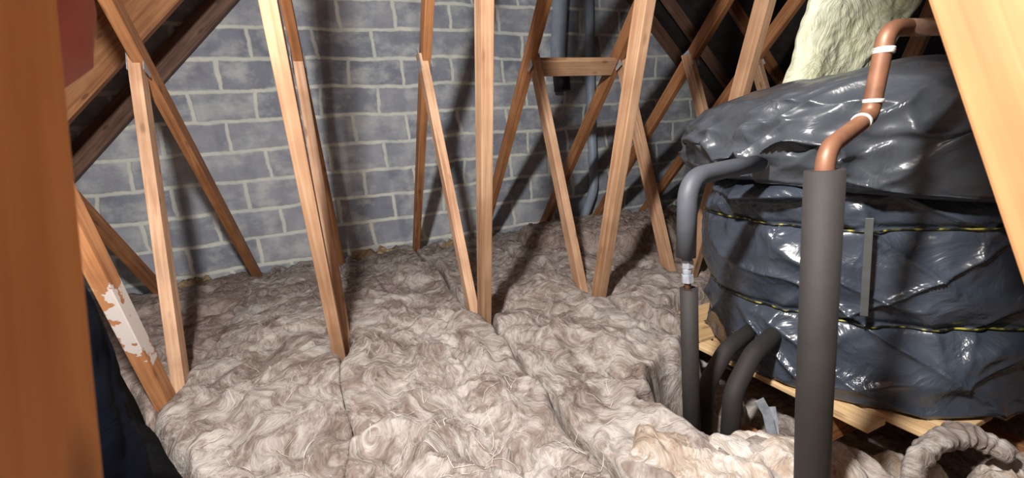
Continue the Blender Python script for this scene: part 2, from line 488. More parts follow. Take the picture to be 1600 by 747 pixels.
# roof lining: the gable roof left and right of its ridge, the main roof beyond the valleys and behind
def zmain(y): return (2.8635-y)/1.0264 + 0.10
GL, GR = 2.24, 4.62         # gable slopes: z = X + GL on the left, z = GR - X on the right
ridge_x = (GR-GL)/2; ridge_z = ridge_x+GL
YR = 0.84; ZR = zmain(YR)
xs_l = lambda z: z-GL
xs_r = lambda z: GR-z
lv, lf = [], []
def quad(*p):
    i = len(lv); lv.extend(p); lf.append(tuple(range(i, i+len(p))))
zb = -1.0; yb = 2.8635+1.0264*1.1
quad((xs_l(zmain(YW)), YW, zmain(YW)), (ridge_x, YW, ridge_z), (ridge_x, YR, ridge_z), (xs_l(ZR), YR, ZR))
quad((ridge_x, YW, ridge_z), (xs_r(zmain(YW)), YW, zmain(YW)), (xs_r(ZR), YR, ZR), (ridge_x, YR, ridge_z))
quad((-3.2, YW, zmain(YW)), (xs_l(zmain(YW)), YW, zmain(YW)), (xs_l(ZR), YR, ZR), (-3.2, YR, ZR))
quad((xs_r(zmain(YW)), YW, zmain(YW)), (6.0, YW, zmain(YW)), (6.0, YR, ZR), (xs_r(ZR), YR, ZR))
quad((-3.2, YR, ZR), (6.0, YR, ZR), (6.0, -2.3, -1.0), (-3.2, -2.3, -1.0))
quad((xs_l(ZR), YR, ZR), (ridge_x, YR, ridge_z), (xs_r(ZR), YR, ZR))
tag(link('ceiling', mesh_from('lining', lv, lf), M_FELT), kind='structure')

for nm, xw in (('wall_left', -3.2), ('wall_right', 6.0)):
    sg = -1 if xw < 0 else 1
    prof = [(-2.4, -1.06), (YW, -1.06), (YW, 3.4), (YR, 3.6), (-2.4, -0.9)]
    vs = [(xw, y, z) for y, z in prof]+[(xw+sg*0.1, y, z) for y, z in prof]
    fs = [(0, 1, 2, 3, 4), (9, 8, 7, 6, 5)]+[(i, i+5, (i+1) % 5+5, (i+1) % 5) for i in range(5)]
    tag(link(nm, mesh_from(nm, vs, fs), M_WALL), kind='structure')

# ------------------------------------------------------------------ trusses
XK = lambda k: -0.6978+0.6*k
Yl = lambda z: 2.1407+0.3275*z        # outer web
Yf = lambda z: 1.4955-0.3326*z        # inner web, leaning back to the apex
Yn = lambda z: 0.1845+0.3326*z        # the mirrored inner web on this side of the apex
Yo = lambda z: -0.4607-0.3275*z
Yr = lambda z: 2.8635-1.0264*z
names = {
 -1: ('brown trussed rafter, only its foot seen behind the white-smeared web at far left', None),
 0: ('trussed rafter at left whose inner web has a white plaster smear', None),
 1: ('trussed rafter with the thick near post at the left edge of the view', None),
 2: ('trussed rafter with the near orange post at the right edge and upright central web', None),
 3: ('trussed rafter right of centre, carrying the left end of the short noggin', None),
 4: ('trussed rafter carrying the right end of the noggin, partly behind the wrapped tank', None),
 5: ('trussed rafter behind the tank, its plated joint just left of the yellow insulation', None),
 6: ('farthest right trussed rafter, seen in pieces behind the yellow insulation', None),
}
fine_x = {  # small real offsets of single members (top, bottom) along the wall
 (0, 'l'): (-0.716, -0.694), (1, 'l'): (-0.100, -0.087), (2, 'l'): (0.487, 0.501), (3, 'l'): (1.134, 1.104), (4, 'l'): (1.738, 1.704), (5, 'l'): (2.282, 2.270),
 (0, 'f'): (-0.692, -0.697), (1, 'f'): (-0.097, -0.116), (2, 'f'): (0.494, 0.502), (3, 'f'): (1.106, 1.115), (4, 'f'): (1.705, 1.716),
 (1, 'n'): (-0.120, -0.120), (2, 'n'): (0.500, 0.500),
}
T_, D_ = 0.044, 0.070
def truss(k):
    x = XK(k)
    root = empty('trussed_rafter', (x, 1.0, -1.03), names[k][0], 'roof truss', 'trussed rafters')
    fx = lambda key: fine_x.get((k, key), (x, x))
    zt = 0.56
    a, b = fx('f')
    fa = Vector((b, Yf(-0.95), -0.95)); fb = Vector((a+(a-b)*0.4, Yf(1.93), 1.93))
    if abs(k) >= 0 and k >= 0:
        beam('web', fa, fb, T_, D_, M_PAINT if k == 0 else M_WEB, root)
        a, b = fx('l')
        beam('web', (b, Yl(-0.95), -0.95), (a, Yl(zt), zt), T_, D_ if k else 0.064, M_WEBL, root, cut1=0.4)
    dy = -0.033 if k == 2 else 0.0
    if k in (1, 2):
        a, b = fx('n')
        ztop = 0.30 if k == 1 else 1.93  # near left web stops short, out of view, so it casts no stripe
        beam('web', (b, Yn(-0.95)+dy, -0.95), (a, Yn(ztop)+dy, ztop), T_, 0.072, M_POST if k == 1 else M_POSTR, root)
        beam('web', (x, Yo(-0.95), -0.95), (x, Yo(zt), zt), T_, D_, M_WEBL, root)
    # rafters: foot on the wall, up to the apex (line runs through the middle of the timber)
    beam('rafter', (x, Yr(-0.955), -0.955), (x, Yr(1.97), 1.97), T_, 0.086, M_RAFT, root)
    if k in (0, 1, 2, 3):
        beam('rafter', (x, 1.68-Yr(-0.95), -0.95), (x, 1.68-Yr(1.97), 1.97), T_, 0.086, M_RAFT, root)
    beam('bottom_chord', (x, -2.15, -0.985), (x, 3.80, -0.985), T_, 0.088, M_RAFT, root)
    # nail plates at the joint of rafter and outer web
    if k >= 0:
        zj = (2.8635-2.1407)/(0.3275+1.0264)
        for s in (-1, 1):
            c = Vector((fx('l')[0]*0.5+x*0.5+s*(T_/2+0.006), Yr(zj)-0.012, zj-0.012))
            d = Vector((0, 0.45, 1)).normalized()
            pl = beam('nail_plate', c-d*0.055, c+d*0.055, 0.0025, 0.062, M_PLATE, root, bev=0.0006)
    return root
for k in (-1, 0, 1, 2, 3, 4, 5, 6): truss(k)

# noggin between two rafters, lying in the slope
ng = beam('noggin', (XK(3)+T_/2+0.002, 2.318, 0.488), (XK(4)-T_/2-0.002, 2.318, 0.488), 0.036, 0.102, M_WEB, None, side=(0, 0.697, 0.717))
tag(ng, 'short horizontal timber noggin nailed between two rafters right of centre', 'noggin')

# gable rafters parallel to the wall
for (side, y, d, m, lab) in (
    ('l', 3.815, 0.140, M_DARK, 'dark brown gable rafter lying tight against the block wall at upper left'),
    ('l', 3.22, 0.300, M_RAFT, 'orange gable rafter crossing upper left in front of the dark one'),
    ('r', 3.815, 0.12, M_DARK, 'dark gable rafter against the block wall at upper right'),
    ('r', 3.46, 0.10, M_DARK, 'shadowed gable rafter under the dark roof lining, second from the wall at upper right'),
    ('r', 2.92, 0.10, M_RAFT, 'brown gable rafter sloping down behind the right rafters, above the tank')):
    off = d*0.7071
    if side == 'l':
        # lower edge z = X + 1.78
        zc = 1.78+off
        z0 = max(zmain(y)-0.02, -0.9); a = (z0+0.15-zc, y, z0+0.15); b = (ridge_x-0.05, y, ridge_x-0.05+zc)
    else:
        zc = 4.42+off*0.9
        z0 = max(zmain(y)-0.02, -0.9); a = (zc-z0-0.15, y, z0+0.15); b = (ridge_x+0.05, y, zc-ridge_x-0.05)
    tag(beam('gable_rafter', a, b, 0.044, d, m, None, side=(0, 1, 0)), lab, 'rafter', 'gable rafters')

# ------------------------------------------------------------------ mineral wool between the trusses
HOLE = [(0.72, 0.70), (0.84, 0.655), (0.93, 0.60), (0.99, 0.46), (1.02, 0.10), (2.3, 0.10), (2.3, 0.9), (2.0, 1.5), (1.35, 1.48), (1.2, 1.2), (1.0, 1.06), (0.86, 1.02), (0.74, 0.9)]
MOUND = [(-1.36, 2.22), (-1.07, 2.09), (-0.845, 1.86), (-0.625, 1.43), (-0.51, 1.24), (-0.36, 0.95), (-0.30, 0.75), (-0.9, 0.55), (-1.45, 1.2)]
def wool_height(x, y):
    wx = x + 0.10*N1.fbm(x*3.1, y*3.1, 3); wy = y + 0.10*N2.fbm(x*3.1+5, y*3.1+7, 3)
    lump = N3.fbm(wx*2.6, wy*2.2, 3)*0.030
    mid = (1-np.abs(N4.fbm(wx*4.6, wy*3.2+3, 3)))*0.036-0.014
    fine = N1.fbm(wx*13+x*4, wy*8, 4, 0.5)*0.010
    fine2 = (1-np.abs(N2.fbm(wx*15, wy*9+y*3, 3)))*0.007
    h = -0.722 + lump + mid + fine + fine2
    h += -0.05*sstep(0.4, 1.8, x)*sstep(2.6, 3.8, y)
    return h
def hummock(x, y, cx, cy, r, a): return a*np.exp(-((x-cx)**2+(y-cy)**2)/(r*r))
def batt(k, x0, x1, y0, y1, label, mat, step):
    nx = int((x1-x0)/step)+1; ny = int((y1-y0)/step)+1
    u, v = np.meshgrid(np.linspace(0, 1, nx), np.linspace(0, 1, ny), indexing='ij')
    Y = y0 + v*(y1-y0)
    g0 = 0.008 if k > 1 else 0.001
    gl = g0 + g0*N1.at(Y*4, Y*0+k) + 0.022*np.exp(-((Y-1.80)/0.16)**2)
    gr = (g0 if k != 1 else 0.008) + g0*N2.at(Y*4, Y*0+k+3) + 0.022*np.exp(-((Y-1.80)/0.16)**2)
    wob = lambda xb: 0.035*N4.fbm(Y*2.6, Y*0+xb*3+2, 3)*np.clip(np.abs(Y-1.80)/0.25-0.5, 0, 1)*np.clip((3.6-Y)*3, 0, 1)
    wl = wob(x0); wr = wob(x1)
    X = (x0+gl+wl) + u*((x1-gr+wr)-(x0+gl+wl))
    h = wool_height(X, Y)
    if k > 1: h += 0.014*N3.at(X*0.01+k*7.3, Y*1.1+k*3.7)
    dl = X-(x0+gl+wl); dr = (x1-gr+wr)-X
    e = np.minimum(dl, dr); 
    soft = 0.055+0.02*N2.at(X*3+9, Y*3)
    drop = 1-np.sqrt(np.clip(1-np.clip(1-e/soft, 0, 1)**2, 0, 1))
    ey = np.minimum(Y-y0+0.05, (y1-Y)+0.05)
    h -= (drop if k > 1 else np.where((dr < dl) & (k == 1), drop, 0.3*drop))*(0.012+(0.05*sstep(0.2, 0.9, N4.at(Y*2.3, Y*0+k*5.1)+0.3) if k > 1 else 0.008))+0.06*np.exp(-((Y-1.80)/0.13)**2)*drop
    # features seen in the loft: a ragged furrow, hollows, swellings
    if k == 1:
        fx_ = 0.29+0.03*N1.at(Y*5, Y*0+2)+0.012*N2.at(Y*19, Y*0+2)
        w = sstep(0.55, 0.7, Y)*(1-sstep(1.75, 1.95, Y))
        h -= w*0.040*np.exp(-((X-fx_)/0.035)**2)*(0.6+0.6*N4.at(X*45, Y*45))
        h += hummock(X, Y, 0.42, 1.75, 0.16, 0.05)+hummock(X, Y, 0.12, 1.4, 0.2, 0.02)
    if k == 2:
        h += hummock(X, Y, 0.85, 1.95, 0.2, 0.045) - hummock(X, Y, 0.57, 1.86, 0.06, 0.09)
        h -= hummock(X, Y, 0.70, 1.17, 0.05, 0.07)+hummock(X, Y, 0.74, 1.08, 0.05, 0.05)
        h += hummock(X, Y, 0.66, 1.45, 0.10, 0.03)
        h += hummock(X, Y, 0.80, 0.62, 0.10, 0.03)
    if k == 3:
        h -= hummock(X, Y, 1.19, 1.72, 0.05, 0.09)
        h += hummock(X, Y, 1.42, 1.75, 0.14, 0.02)
    if k in (2, 3, 4):
        s = poly_sdf(X, Y, HOLE) + 0.02*N1.at(X*14, Y*14)
        t = sstep(-0.035, 0.045, s)
        h = h*(1-t) + (-1.012+0.015*N4.fbm(X*20, Y*20, 3))*t
    if k in (-1, 0):
        s = poly_sdf(X, Y, MOUND) + 0.01*N1.at(X*14, Y*14)
        t = sstep(-0.04, 0.05, s)
        h = h*(1-t) + (-0.885)*t
    verts = np.stack([X, Y, h], -1).reshape(-1, 3)
    idx = np.arange(nx*ny).reshape(nx, ny)
    faces = np.stack([idx[:-1, :-1], idx[1:, :-1], idx[1:, 1:], idx[:-1, 1:]], -1).reshape(-1, 4)
    # skirt down to the ceiling boards and a closing underside
    per = np.concatenate([idx[:, 0], idx[-1, 1:], idx[-2::-1, -1], idx[0, -2:0:-1]])
    n0 = len(verts); low = verts[per].copy(); low[:, 2] = -1.022
    verts = np.concatenate([verts, low])
    m = len(per); i = np.arange(m); j = (i+1) % m
    sk = np.stack([per[j], per[i], n0+i, n0+j], -1)
    faces = faces.tolist()+sk.tolist()+[list(range(n0+m-1, n0-1, -1))]
    me = bpy.data.meshes.new('batt'); me.from_pydata(verts.tolist(), [], faces); me.update()
    o = obj('insulation_batt', me, mat)
    me.polygons[len(me.polygons)-1].use_smooth = False
    return tag(o, label, 'insulation', 'mineral wool batts between the trusses')
batt(-2, -2.3, XK(-1), 1.2, 3.83, 'brown mineral wool batt in the dark corner at far left by the block wall', M_WOOLD, 0.02)
batt(-1, XK(-1), XK(0), 0.6, 3.83, 'brown mineral wool batt left of the white-smeared web, beside the black sack', M_WOOLD, 0.014)
batt(0, XK(0), XK(1), 0.35, 3.83, 'brown mineral wool batt between the white-smeared web and the leaning pair right of it', M_WOOL, 0.0085)
batt(1, XK(1), XK(2), 0.30, 3.83, 'brown mineral wool batt with a ragged furrow, left of the upright central web', M_WOOL, 0.0085)
batt(2, XK(2), XK(3), 0.30, 3.83, 'mineral wool batt right of the upright central web, cut out around the lagged pipes', M_WOOL, 0.0085)
batt(3, XK(3), XK(4), 0.20, 3.83, 'mineral wool batt running back under the left side of the wrapped tank', M_WOOL, 0.012)
batt(4, XK(4), XK(5), 0.20, 3.83, 'mineral wool batt behind the lagged overflow pipe, hidden mostly by the tank', M_WOOLD, 0.02)
batt(5, XK(5), 3.6, 0.20, 3.83, 'brown mineral wool batt in the far right corner behind the tank', M_WOOLD, 0.025)

def slab(name, poly, zb, top, mat, label, cat, step=0.012, soft=0.07, amp=0.02, seed=0, group=None, tilt=(0, 0)):
    px = [p[0] for p in poly]; py = [p[1] for p in poly]
    x0, x1, y0, y1 = min(px)-0.02, max(px)+0.02, min(py)-0.02, max(py)+0.02
    nx = int((x1-x0)/step)+1; ny = int((y1-y0)/step)+1
    X, Y = np.meshgrid(np.linspace(x0, x1, nx), np.linspace(y0, y1, ny), indexing='ij')
    s = poly_sdf(X, Y, poly) + 0.012*N1.fbm(X*11+seed, Y*11, 3)
    q = np.clip(s/soft, 0, 1)
    prof = np.sqrt(np.clip(1-(1-q)**2, 0, 1))
    wx = X+0.06*N2.fbm(X*6+seed, Y*6, 3); wy = Y+0.06*N3.fbm(X*6, Y*6+seed, 3)
    n = amp*(1-np.abs(N4.fbm(wx*8+seed, wy*8, 4)))+amp*0.5*N1.fbm(wx*24, wy*14+seed, 3)
    H = zb + prof*(top-zb+n-amp*0.4 + tilt[0]*(X-(x0+x1)/2)+tilt[1]*(Y-(y0+y1)/2))
    keep = s > 0
    idx = -np.ones((nx, ny), int); verts = []; faces = []
    use = keep.copy()
    use[1:, :] |= keep[:-1, :]; use[:-1, :] |= keep[1:, :]; use[:, 1:] |= use[:, :-1] & keep[:, :-1]; use[:, :-1] |= keep[:, 1:]
    ii = np.argwhere(use)
    for c, (i, j) in enumerate(ii): idx[i, j] = c
    verts = np.stack([X[use], Y[use], np.where(keep, H, zb)[use]], -1)
    for i in range(nx-1):
        for j in range(ny-1):
            f = (idx[i, j], idx[i+1, j], idx[i+1, j+1], idx[i, j+1])
            if min(f) >= 0: faces.append(f)
    # underside
    n0 = len(verts); lowv = verts.copy(); lowv[:, 2] = zb-0.004
    allf = faces+[tuple(n0+k for k in f[::-1]) for f in faces]
    # stitch the rim
    cnt = {}
    for f in faces:
        for a, b in zip(f, f[1:]+f[:1]):
            cnt[(a, b)] = 1
    for (a, b) in list(cnt):
        if (b, a) not in cnt: allf.append((b, a, n0+a, n0+b))
    me = mesh_from(name, np.concatenate([verts, lowv]).tolist(), allf)
    return tag(obj(name, me, mat), label, cat, group)

slab('insulation_batt', [(1.18, 2.78), (1.42, 2.52), (1.78, 2.30), (2.15, 2.28), (2.62, 2.75), (2.60, 3.14), (1.9, 3.26), (1.26, 3.22)], -0.80, -0.585, M_WOOLD,
     'folded grey brown batt lying on top of the others below the noggin, near the wall', 'insulation', 0.012, 0.09, 0.03, 3.0)
slab('insulation_offcut', [(0.52, 0.72), (0.60, 0.80), (0.72, 0.70), (0.83, 0.655), (0.92, 0.60), (0.98, 0.50), (0.90, 0.42), (0.62, 0.46)], -0.80, -0.690, M_WOOLC,
     'cream coloured torn wool at the bottom, in front of the three grey pipes', 'insulation', 0.007, 0.05, 0.022, 11.0)
slab('insulation_offcut', [(1.00, 0.60), (1.10, 0.67), (1.20, 0.62), (1.18, 0.48), (1.00, 0.46)], -1.025, -0.85, M_WOOLC,
     'white and yellow torn wool just right of the thick foreground pipe', 'insulation', 0.007, 0.06, 0.025, 17.0)
slab('insulation_offcut', [(1.20, 0.64), (1.33, 0.60), (1.37, 0.47), (1.26, 0.42), (1.17, 0.48)], -1.025, -0.88, M_WOOLC,
     'yellowish wool scrap on the floor below the front of the platform', 'insulation', 0.007, 0.06, 0.03, 23.0)
slab('insulation_offcut', [(1.0, 1.02), (1.16, 1.08), (1.2, 0.95), (1.1, 0.88), (1.0, 0.93)], -1.03, -0.87, M_WOOL,
     'brown wool scrap in the hole behind the bent grey pipes', 'insulation', 0.007, 0.05, 0.03, 29.0)
slab('insulation_offcut', [(1.22, 0.40), (1.36, 0.46), (1.56, 0.43), (1.62, 0.34), (1.48, 0.24), (1.20, 0.30)], -1.025, -0.85, M_WOOLC,
     'pale wool strip at the bottom right corner of the picture', 'insulation', 0.007, 0.05, 0.025, 31.0)
for x0, x1, lab in ((-1.28, -1.02, 'tan fluff caught along the foot of the block wall at left, by the leftmost rafters'), (-0.06, 0.46, 'tan fluff along the wall foot between the second and third rafter feet'), (0.62, 0.98, 'tan fluff at the wall foot just left of the upright central web')):
    slab('fluff', [(x0, 3.70), (x0+0.08, 3.64), (x1-0.1, 3.66), (x1, 3.72), (x1-0.02, 3.82), (x0+0.02, 3.82)], -0.80, -0.705+(-0.03 if x0 > 0 else 0), M_TAN, lab, 'debris', 0.010, 0.06, 0.05, x0*9, 'fluff at the wall foot')
# the long curled wad at lower right
pth = [V(1.09, 0.45, -0.815), V(1.16, 0.47, -0.778), V(1.23, 0.472, -0.764), V(1.30, 0.457, -0.762), V(1.345, 0.425, -0.778), V(1.355, 0.385, -0.80)]
pth = fillet(pth, 0.2, 10)
rp = random.Random(4)
me = tube_mesh(pth, 0.026, 28, True, [0.75+0.3*math.sin(3*i/len(pth))+0.09*math.sin(i*1.3) for i in range(len(pth))])
co = np.empty(len(me.vertices)*3); me.vertices.foreach_get('co', co); co = co.reshape(-1, 3)
co[:, 2] += 0.006*N1.fbm(co[:, 0]*30, co[:, 1]*40, 3); co[:, 1] += 0.005*N2.fbm(co[:, 0]*30, co[:, 2]*40, 3)
me.vertices.foreach_set('co', co.ravel()); me.update()
tag(obj('insulation_roll', me, M_WOOL), 'curled pinkish brown wool wad at lower right in front of the platform', 'insulation')

# loose fibres lying over the wool
def fibres():
    rs = np.random.RandomState(7)
    vs, fs = [], []
    n = 900
    for i in range(n):
        y = 0.55+2.6*rs.rand()**1.5
        x = (-0.55-0.25*(y > 1.7)) + rs.rand()*(1.2+0.5*min(1, max(0, y-1.2)))
        fx_ = ((x+0.6978) % 0.6)
        if fx_ < 0.07 or fx_ > 0.53: continue
        if poly_sdf(np.array([x]), np.array([y]), HOLE)[0] > -0.06: continue
        L = 0.02+0.06*rs.rand(); w = 0.0003+0.0004*rs.rand()
        a = rs.rand()*6.28; curl = (rs.rand()-0.5)*1.8
        p = np.array([x, y]); pts = []
        for s in range(6):
            pts.append(p.copy()); p = p + np.array([math.cos(a), math.sin(a)])*L/5; a += curl/5
        pts = np.array(pts)
        lift = 0.002+0.007*rs.rand()*np.sin(np.linspace(0.2, 2.9, 6))
        k = len(vs)
        d = np.gradient(pts, axis=0); d /= np.linalg.norm(d, axis=1)[:, None]+1e-9
        for s in range(6):
            for sg in (-1, 1):
                vs.append((pts[s, 0]-sg*d[s, 1]*w, pts[s, 1]+sg*d[s, 0]*w, lift[s]))
        for s in range(5): fs.append((k+2*s, k+2*s+1, k+2*s+3, k+2*s+2))
    return np.array(vs), fs
fv, ff = fibres()
# lay them on the batts by casting down onto the finished meshes
deps = bpy.context.evaluated_depsgraph_get(); deps.update()
bats = [o for o in COL.objects if o.name.startswith('insulation_batt')]
from mathutils.bvhtree import BVHTree
vv, pp, off = [], [], 0
for o in bats:
    M = o.location
    vv += [v.co+M for v in o.data.vertices]; pp += [tuple(i+off for i in p.vertices) for p in o.data.polygons if len(p.vertices) == 4]
    off = len(vv)
tree = BVHTree.FromPolygons(vv, pp)
for i in range(0, len(fv), 12):
    for j in range(i, i+12, 2):
        h = tree.ray_cast(Vector((fv[j, 0], fv[j, 1], 0.5)), Vector((0, 0, -1)))[0]
        z = h.z if h else -0.72
        fv[j, 2] += z; fv[j+1, 2] += z
fm = plain('pale_fibre', lin(222, 212, 205), 0.8, 0, 0.1)
tag(obj('loose_wool_fibres', mesh_from('fibres', fv.tolist(), ff), fm, None, False), 'pale loose fibres lying over the brown mineral wool', 'fibres', None, 'stuff')

# ------------------------------------------------------------------ water tank wrapped in black polythene
TC = Vector((1.70, 0.92, 0))
def ridged(n, th, z, ft, fz, oct=3, s=0):
    # periodic in theta by walking on a circle of lattice size ft
    return 1-np.abs(n.fbm(th/(2*math.pi)*ft, z*fz+s, oct, 0.5, ft, 256))
def surf_rev(R, Z, close_top=False, close_bot=False):
    nz, nt = R.shape
    th = np.linspace(-math.pi, math.pi, nt, endpoint=False)
    X = TC.x+R*np.cos(th); Y = TC.y+R*np.sin(th)
    verts = np.stack([X, Y, Z], -1).reshape(-1, 3)
    idx = np.arange(nz*nt).reshape(nz, nt)
    i2 = np.roll(idx, -1, 1)
    faces = np.stack([idx[:-1], i2[:-1], i2[1:], idx[1:]], -1).reshape(-1, 4).tolist()
    if close_bot: faces.append(idx[0][::-1].tolist())
    if close_top: faces.append(idx[-1].tolist())
    return mesh_from('rev', verts.tolist(), faces)
tank = empty('water_tank', (TC.x, TC.y, -0.79), 'round water tank wrapped in black plastic sheet, tied with cords, on boards at right', 'water tank')
nt_, nz_ = 560, 190
th = np.linspace(-math.pi, math.pi, nt_, endpoint=False)[None, :]
zz = np.linspace(-0.80, -0.07, nz_)[:, None]
TH = np.repeat(th, nz_, 0); ZZ = np.repeat(zz, nt_, 1)
CZ = (-0.28, -0.55)
base = np.interp(ZZ, [-0.80, -0.785, -0.70, -0.62, -0.55, -0.46, -0.38, -0.28, -0.23, -0.19, -0.15, -0.10, -0.07],
                     [0.485, 0.502, 0.500, 0.502, 0.488, 0.506, 0.506, 0.484, 0.496, 0.486, 0.462, 0.44, 0.42])
big = 0.020*(ridged(N1, TH+ZZ*1.3, ZZ, 9, 4.0, 2)-0.6)
pl = np.zeros_like(base)
for c in CZ:
    g = np.exp(-((ZZ-c)/0.085)**2)
    pl += g*0.020*(ridged(N2, TH+(ZZ-c)*1.3*np.sin(TH*7), ZZ, 26, 1.6, 2, c*10)**2-0.6)
    pl -= 0.012*np.exp(-((ZZ-c)/0.012)**2)
cr1 = ridged(N3, TH*1+ZZ*2.6, ZZ, 12, 3.0, 2); cr2 = ridged(N4, TH-ZZ*3.2, ZZ, 15, 2.4, 2, 5)
dg = 0.020*(np.clip(cr1, 0, 1)**4-0.3)+0.016*(np.clip(cr2, 0, 1)**4-0.3)
# sagging folds just under the lid
fz = -0.175-0.022*np.sin(TH*2+0.8)-0.012*np.sin(TH*5)
fa = np.clip(0.5+0.9*N1.fbm(TH/(2*math.pi)*8, ZZ*0+2.5, 2, 0.5, 8, 256), 0, 1.2)
t_ = (ZZ-fz)
left = np.exp(-((np.mod(TH-math.radians(172)+math.pi, 2*math.pi)-math.pi)/math.radians(48))**2)
fa = fa*(0.22+0.78*left)
base = base-0.045*(1-left)*sstep(-0.27, -0.17, ZZ)
fold = 0.055*fa*np.where(t_ < 0, np.exp(-(t_/0.012)**2), np.exp(-(t_/0.045)**2))
Rb = base+big+pl+dg+fold
Zb = ZZ + 0.012*np.exp(-((ZZ+0.79)/0.05)**2)*0
obj('tank_wrap', surf_rev(Rb, Zb, True, True), M_POLY, tank)
# lid: a puffed bag over the top with its skirt gathered under the rim
s = np.linspace(0, 1, 150)[:, None]
S = np.repeat(s, nt_, 1); TH = np.repeat(th, 150, 0)
ps = [0, 0.06, 0.14, 0.22, 0.30, 0.38, 0.46, 0.56, 0.68, 0.80, 0.92, 1.0]
pr = [0.44, 0.50, 0.540, 0.566, 0.578, 0.572, 0.552, 0.515, 0.42, 0.28, 0.13, 0.012]
pz = [-0.125, -0.142, -0.125, -0.085, -0.035, 0.015, 0.062, 0.105, 0.135, 0.155, 0.166, 0.168]
R = np.interp(S, ps, pr); Z = np.interp(S, ps, pz)
k = 3
edge = np.exp(-((S-0.16)/0.16)**2)
# hem drops lower towards the front right, higher at left
hem = -0.075*np.exp(-((TH+1.9)/0.9)**2)
Z = Z + hem*(1-sstep(0.12, 0.52, S))
w1 = ridged(N1, TH+S*0.9, S, 11, 5.0, 3, 2)-0.65; w2 = ridged(N3, TH-S*1.6, S, 17, 4.0, 3, 8)-0.65
w1 = np.clip(w1+0.65, 0, 1)**3-0.35; w2 = np.clip(w2+0.65, 0, 1)**3-0.35
amp = 0.048*np.exp(-((S-0.30)/0.16)**2)+0.006
leftl = np.exp(-((np.mod(TH-math.radians(178)+math.pi, 2*math.pi)-math.pi)/math.radians(38))**2)
amp = amp*np.clip(R/0.3, 0, 1)*(0.55+0.75*leftl)
R = R + amp*(w1*0.9+w2*0.55); Z = Z + 0.5*amp*(w2-w1*0.3)*sstep(0.1, 0.3, S)
Z = Z + 0.010*N2.fbm(R*np.cos(TH)*5+3, R*np.sin(TH)*5, 3)*sstep(0.4, 0.6, S)
obj('lid_wrap', surf_rev(R, Z, True, False), M_POLYTOP, tank)
def ring(z, dz=0.0, r=0.0035):
    vs = []
    n = 260
    pts = []
    for i in range(n+1):
        a = -math.pi+2*math.pi*i/n
        jz = int(np.clip((z+0.80)/(0.73)*(nz_-1), 0, nz_-1)); jt = int((a+math.pi)/(2*math.pi)*nt_) % nt_
        rr = np.max(Rb[jz-1:jz+2, max(jt-2, 0):jt+3])+r*0.6
        pts.append(V(TC.x+rr*math.cos(a), TC.y+rr*math.sin(a), z+0.004*math.sin(a*3)))
    return pts
for c in CZ:
    tube('cord', ring(c), 0.0030, M_CORD, tank, 8)
# strip of grey tape hanging on the front
beam('tape_strip', (1.228, 0.640, -0.50), (1.220, 0.640, -0.235), 0.017, 0.004, M_GREYTAPE, tank, side=(-0.5, 0.86, 0), bev=0.001)

# platform of boards on bearers
for i, (a, b, lab) in enumerate((
    ((1.13, 0.72, -0.8705), (2.24, 0.72, -0.8705), 'brown timber bearer across the ceiling ties under the front of the tank'),
    ((1.13, 1.36, -0.8705), (2.24, 1.36, -0.8705), 'brown timber bearer across the ceiling ties under the back of the tank'),
    )):
    tag(beam('bearer', a, b, 0.045, 0.100, M_BEARER, None, side=(0, 1, 0)), lab, 'timber bearer', 'tank platform bearers')
def board(x0, x1, y0, y1, lab, z=-0.811, t=0.018, m=None):
    c = (y0+y1)/2
    tag(beam('platform_board', (x0, c, z), (x1, c, z), y1-y0, t, m or M_BOARD, None, side=(0, 1, 0)), lab, 'board', 'boards under the tank')
def board_y(x0, x1, y0, y1, lab, z=-0.811, t=0.018):
    c = (x0+x1)/2
    tag(beam('platform_board', (c, y0, z), (c, y1, z), x1-x0, t, M_BOARD, None, side=(1, 0, 0)), lab, 'board', 'boards under the tank')
board_y(1.205, 1.285, 0.598, 1.20, 'narrow pale board end under the front left of the tank')
board_y(1.300, 1.540, 0.482, 1.20, 'pale board whose front corner juts out under the tank at lower right')
board_y(1.555, 1.785, 0.462, 1.20, 'pale board next right of the jutting corner board, under the tank')
board_y(1.800, 2.030, 0.46, 1.20, 'rightmost pale board of the tank platform')
board(1.255, 2.10, 1.22, 1.50, 'cream board across the back of the platform, showing behind the thin lagged pipe')

# ------------------------------------------------------------------ pipes
def capring(parent, path, r, mat, name):
    tube(name, path, r, mat, parent, 20)
# thick lagged pipe in the foreground with its copper offset
pr_ = empty('lagged_pipe', (0.728, 0.448, -1.02), 'thick foreground pipe in dark grey foam with a copper offset bend on top', 'pipe')
tube('foam_sleeve', [V(0.742, 0.443, -1.02), V(0.731, 0.448, -0.5), V(0.728, 0.450, -0.068)], 0.0285, M_FOAM, pr_, 32)
cp = fillet([V(0.728, 0.450, -0.16), V(0.728, 0.450, -0.035), V(0.905, 0.487, 0.012), V(0.915, 0.475, 0.158), V(1.10, 0.475, 0.166), V(1.75, 0.475, 0.18)], [0.045, 0.03, 0.032, 0.01], 10)
tube('copper_pipe', cp[:-1], 0.0142, M_COPPER, pr_, 24)
tube('horizontal_run', fillet([V(0.97, 0.475, 0.1605), V(1.75, 0.475, 0.18), V(2.46, 0.475, 0.185), V(2.46, 0.475, -1.02)], [0.05, 0.04], 8), 0.0146, M_COPPERD, pr_, 24)
def wrap(parent, c, d, r, h, mat=M_TAPE):
    c = Vector(c); d = Vector(d).normalized()
    pts = [c-d*h/2 + d*h*i/6 for i in range(7)]
    tube('jointing_tape', pts, r, mat, parent, 20, [0.93, 1.03, 0.98, 1.05, 0.97, 1.02, 0.93])
wrap(pr_, (0.9135, 0.4768, 0.122), (0.01, -0.012, 0.146), 0.0158, 0.011)
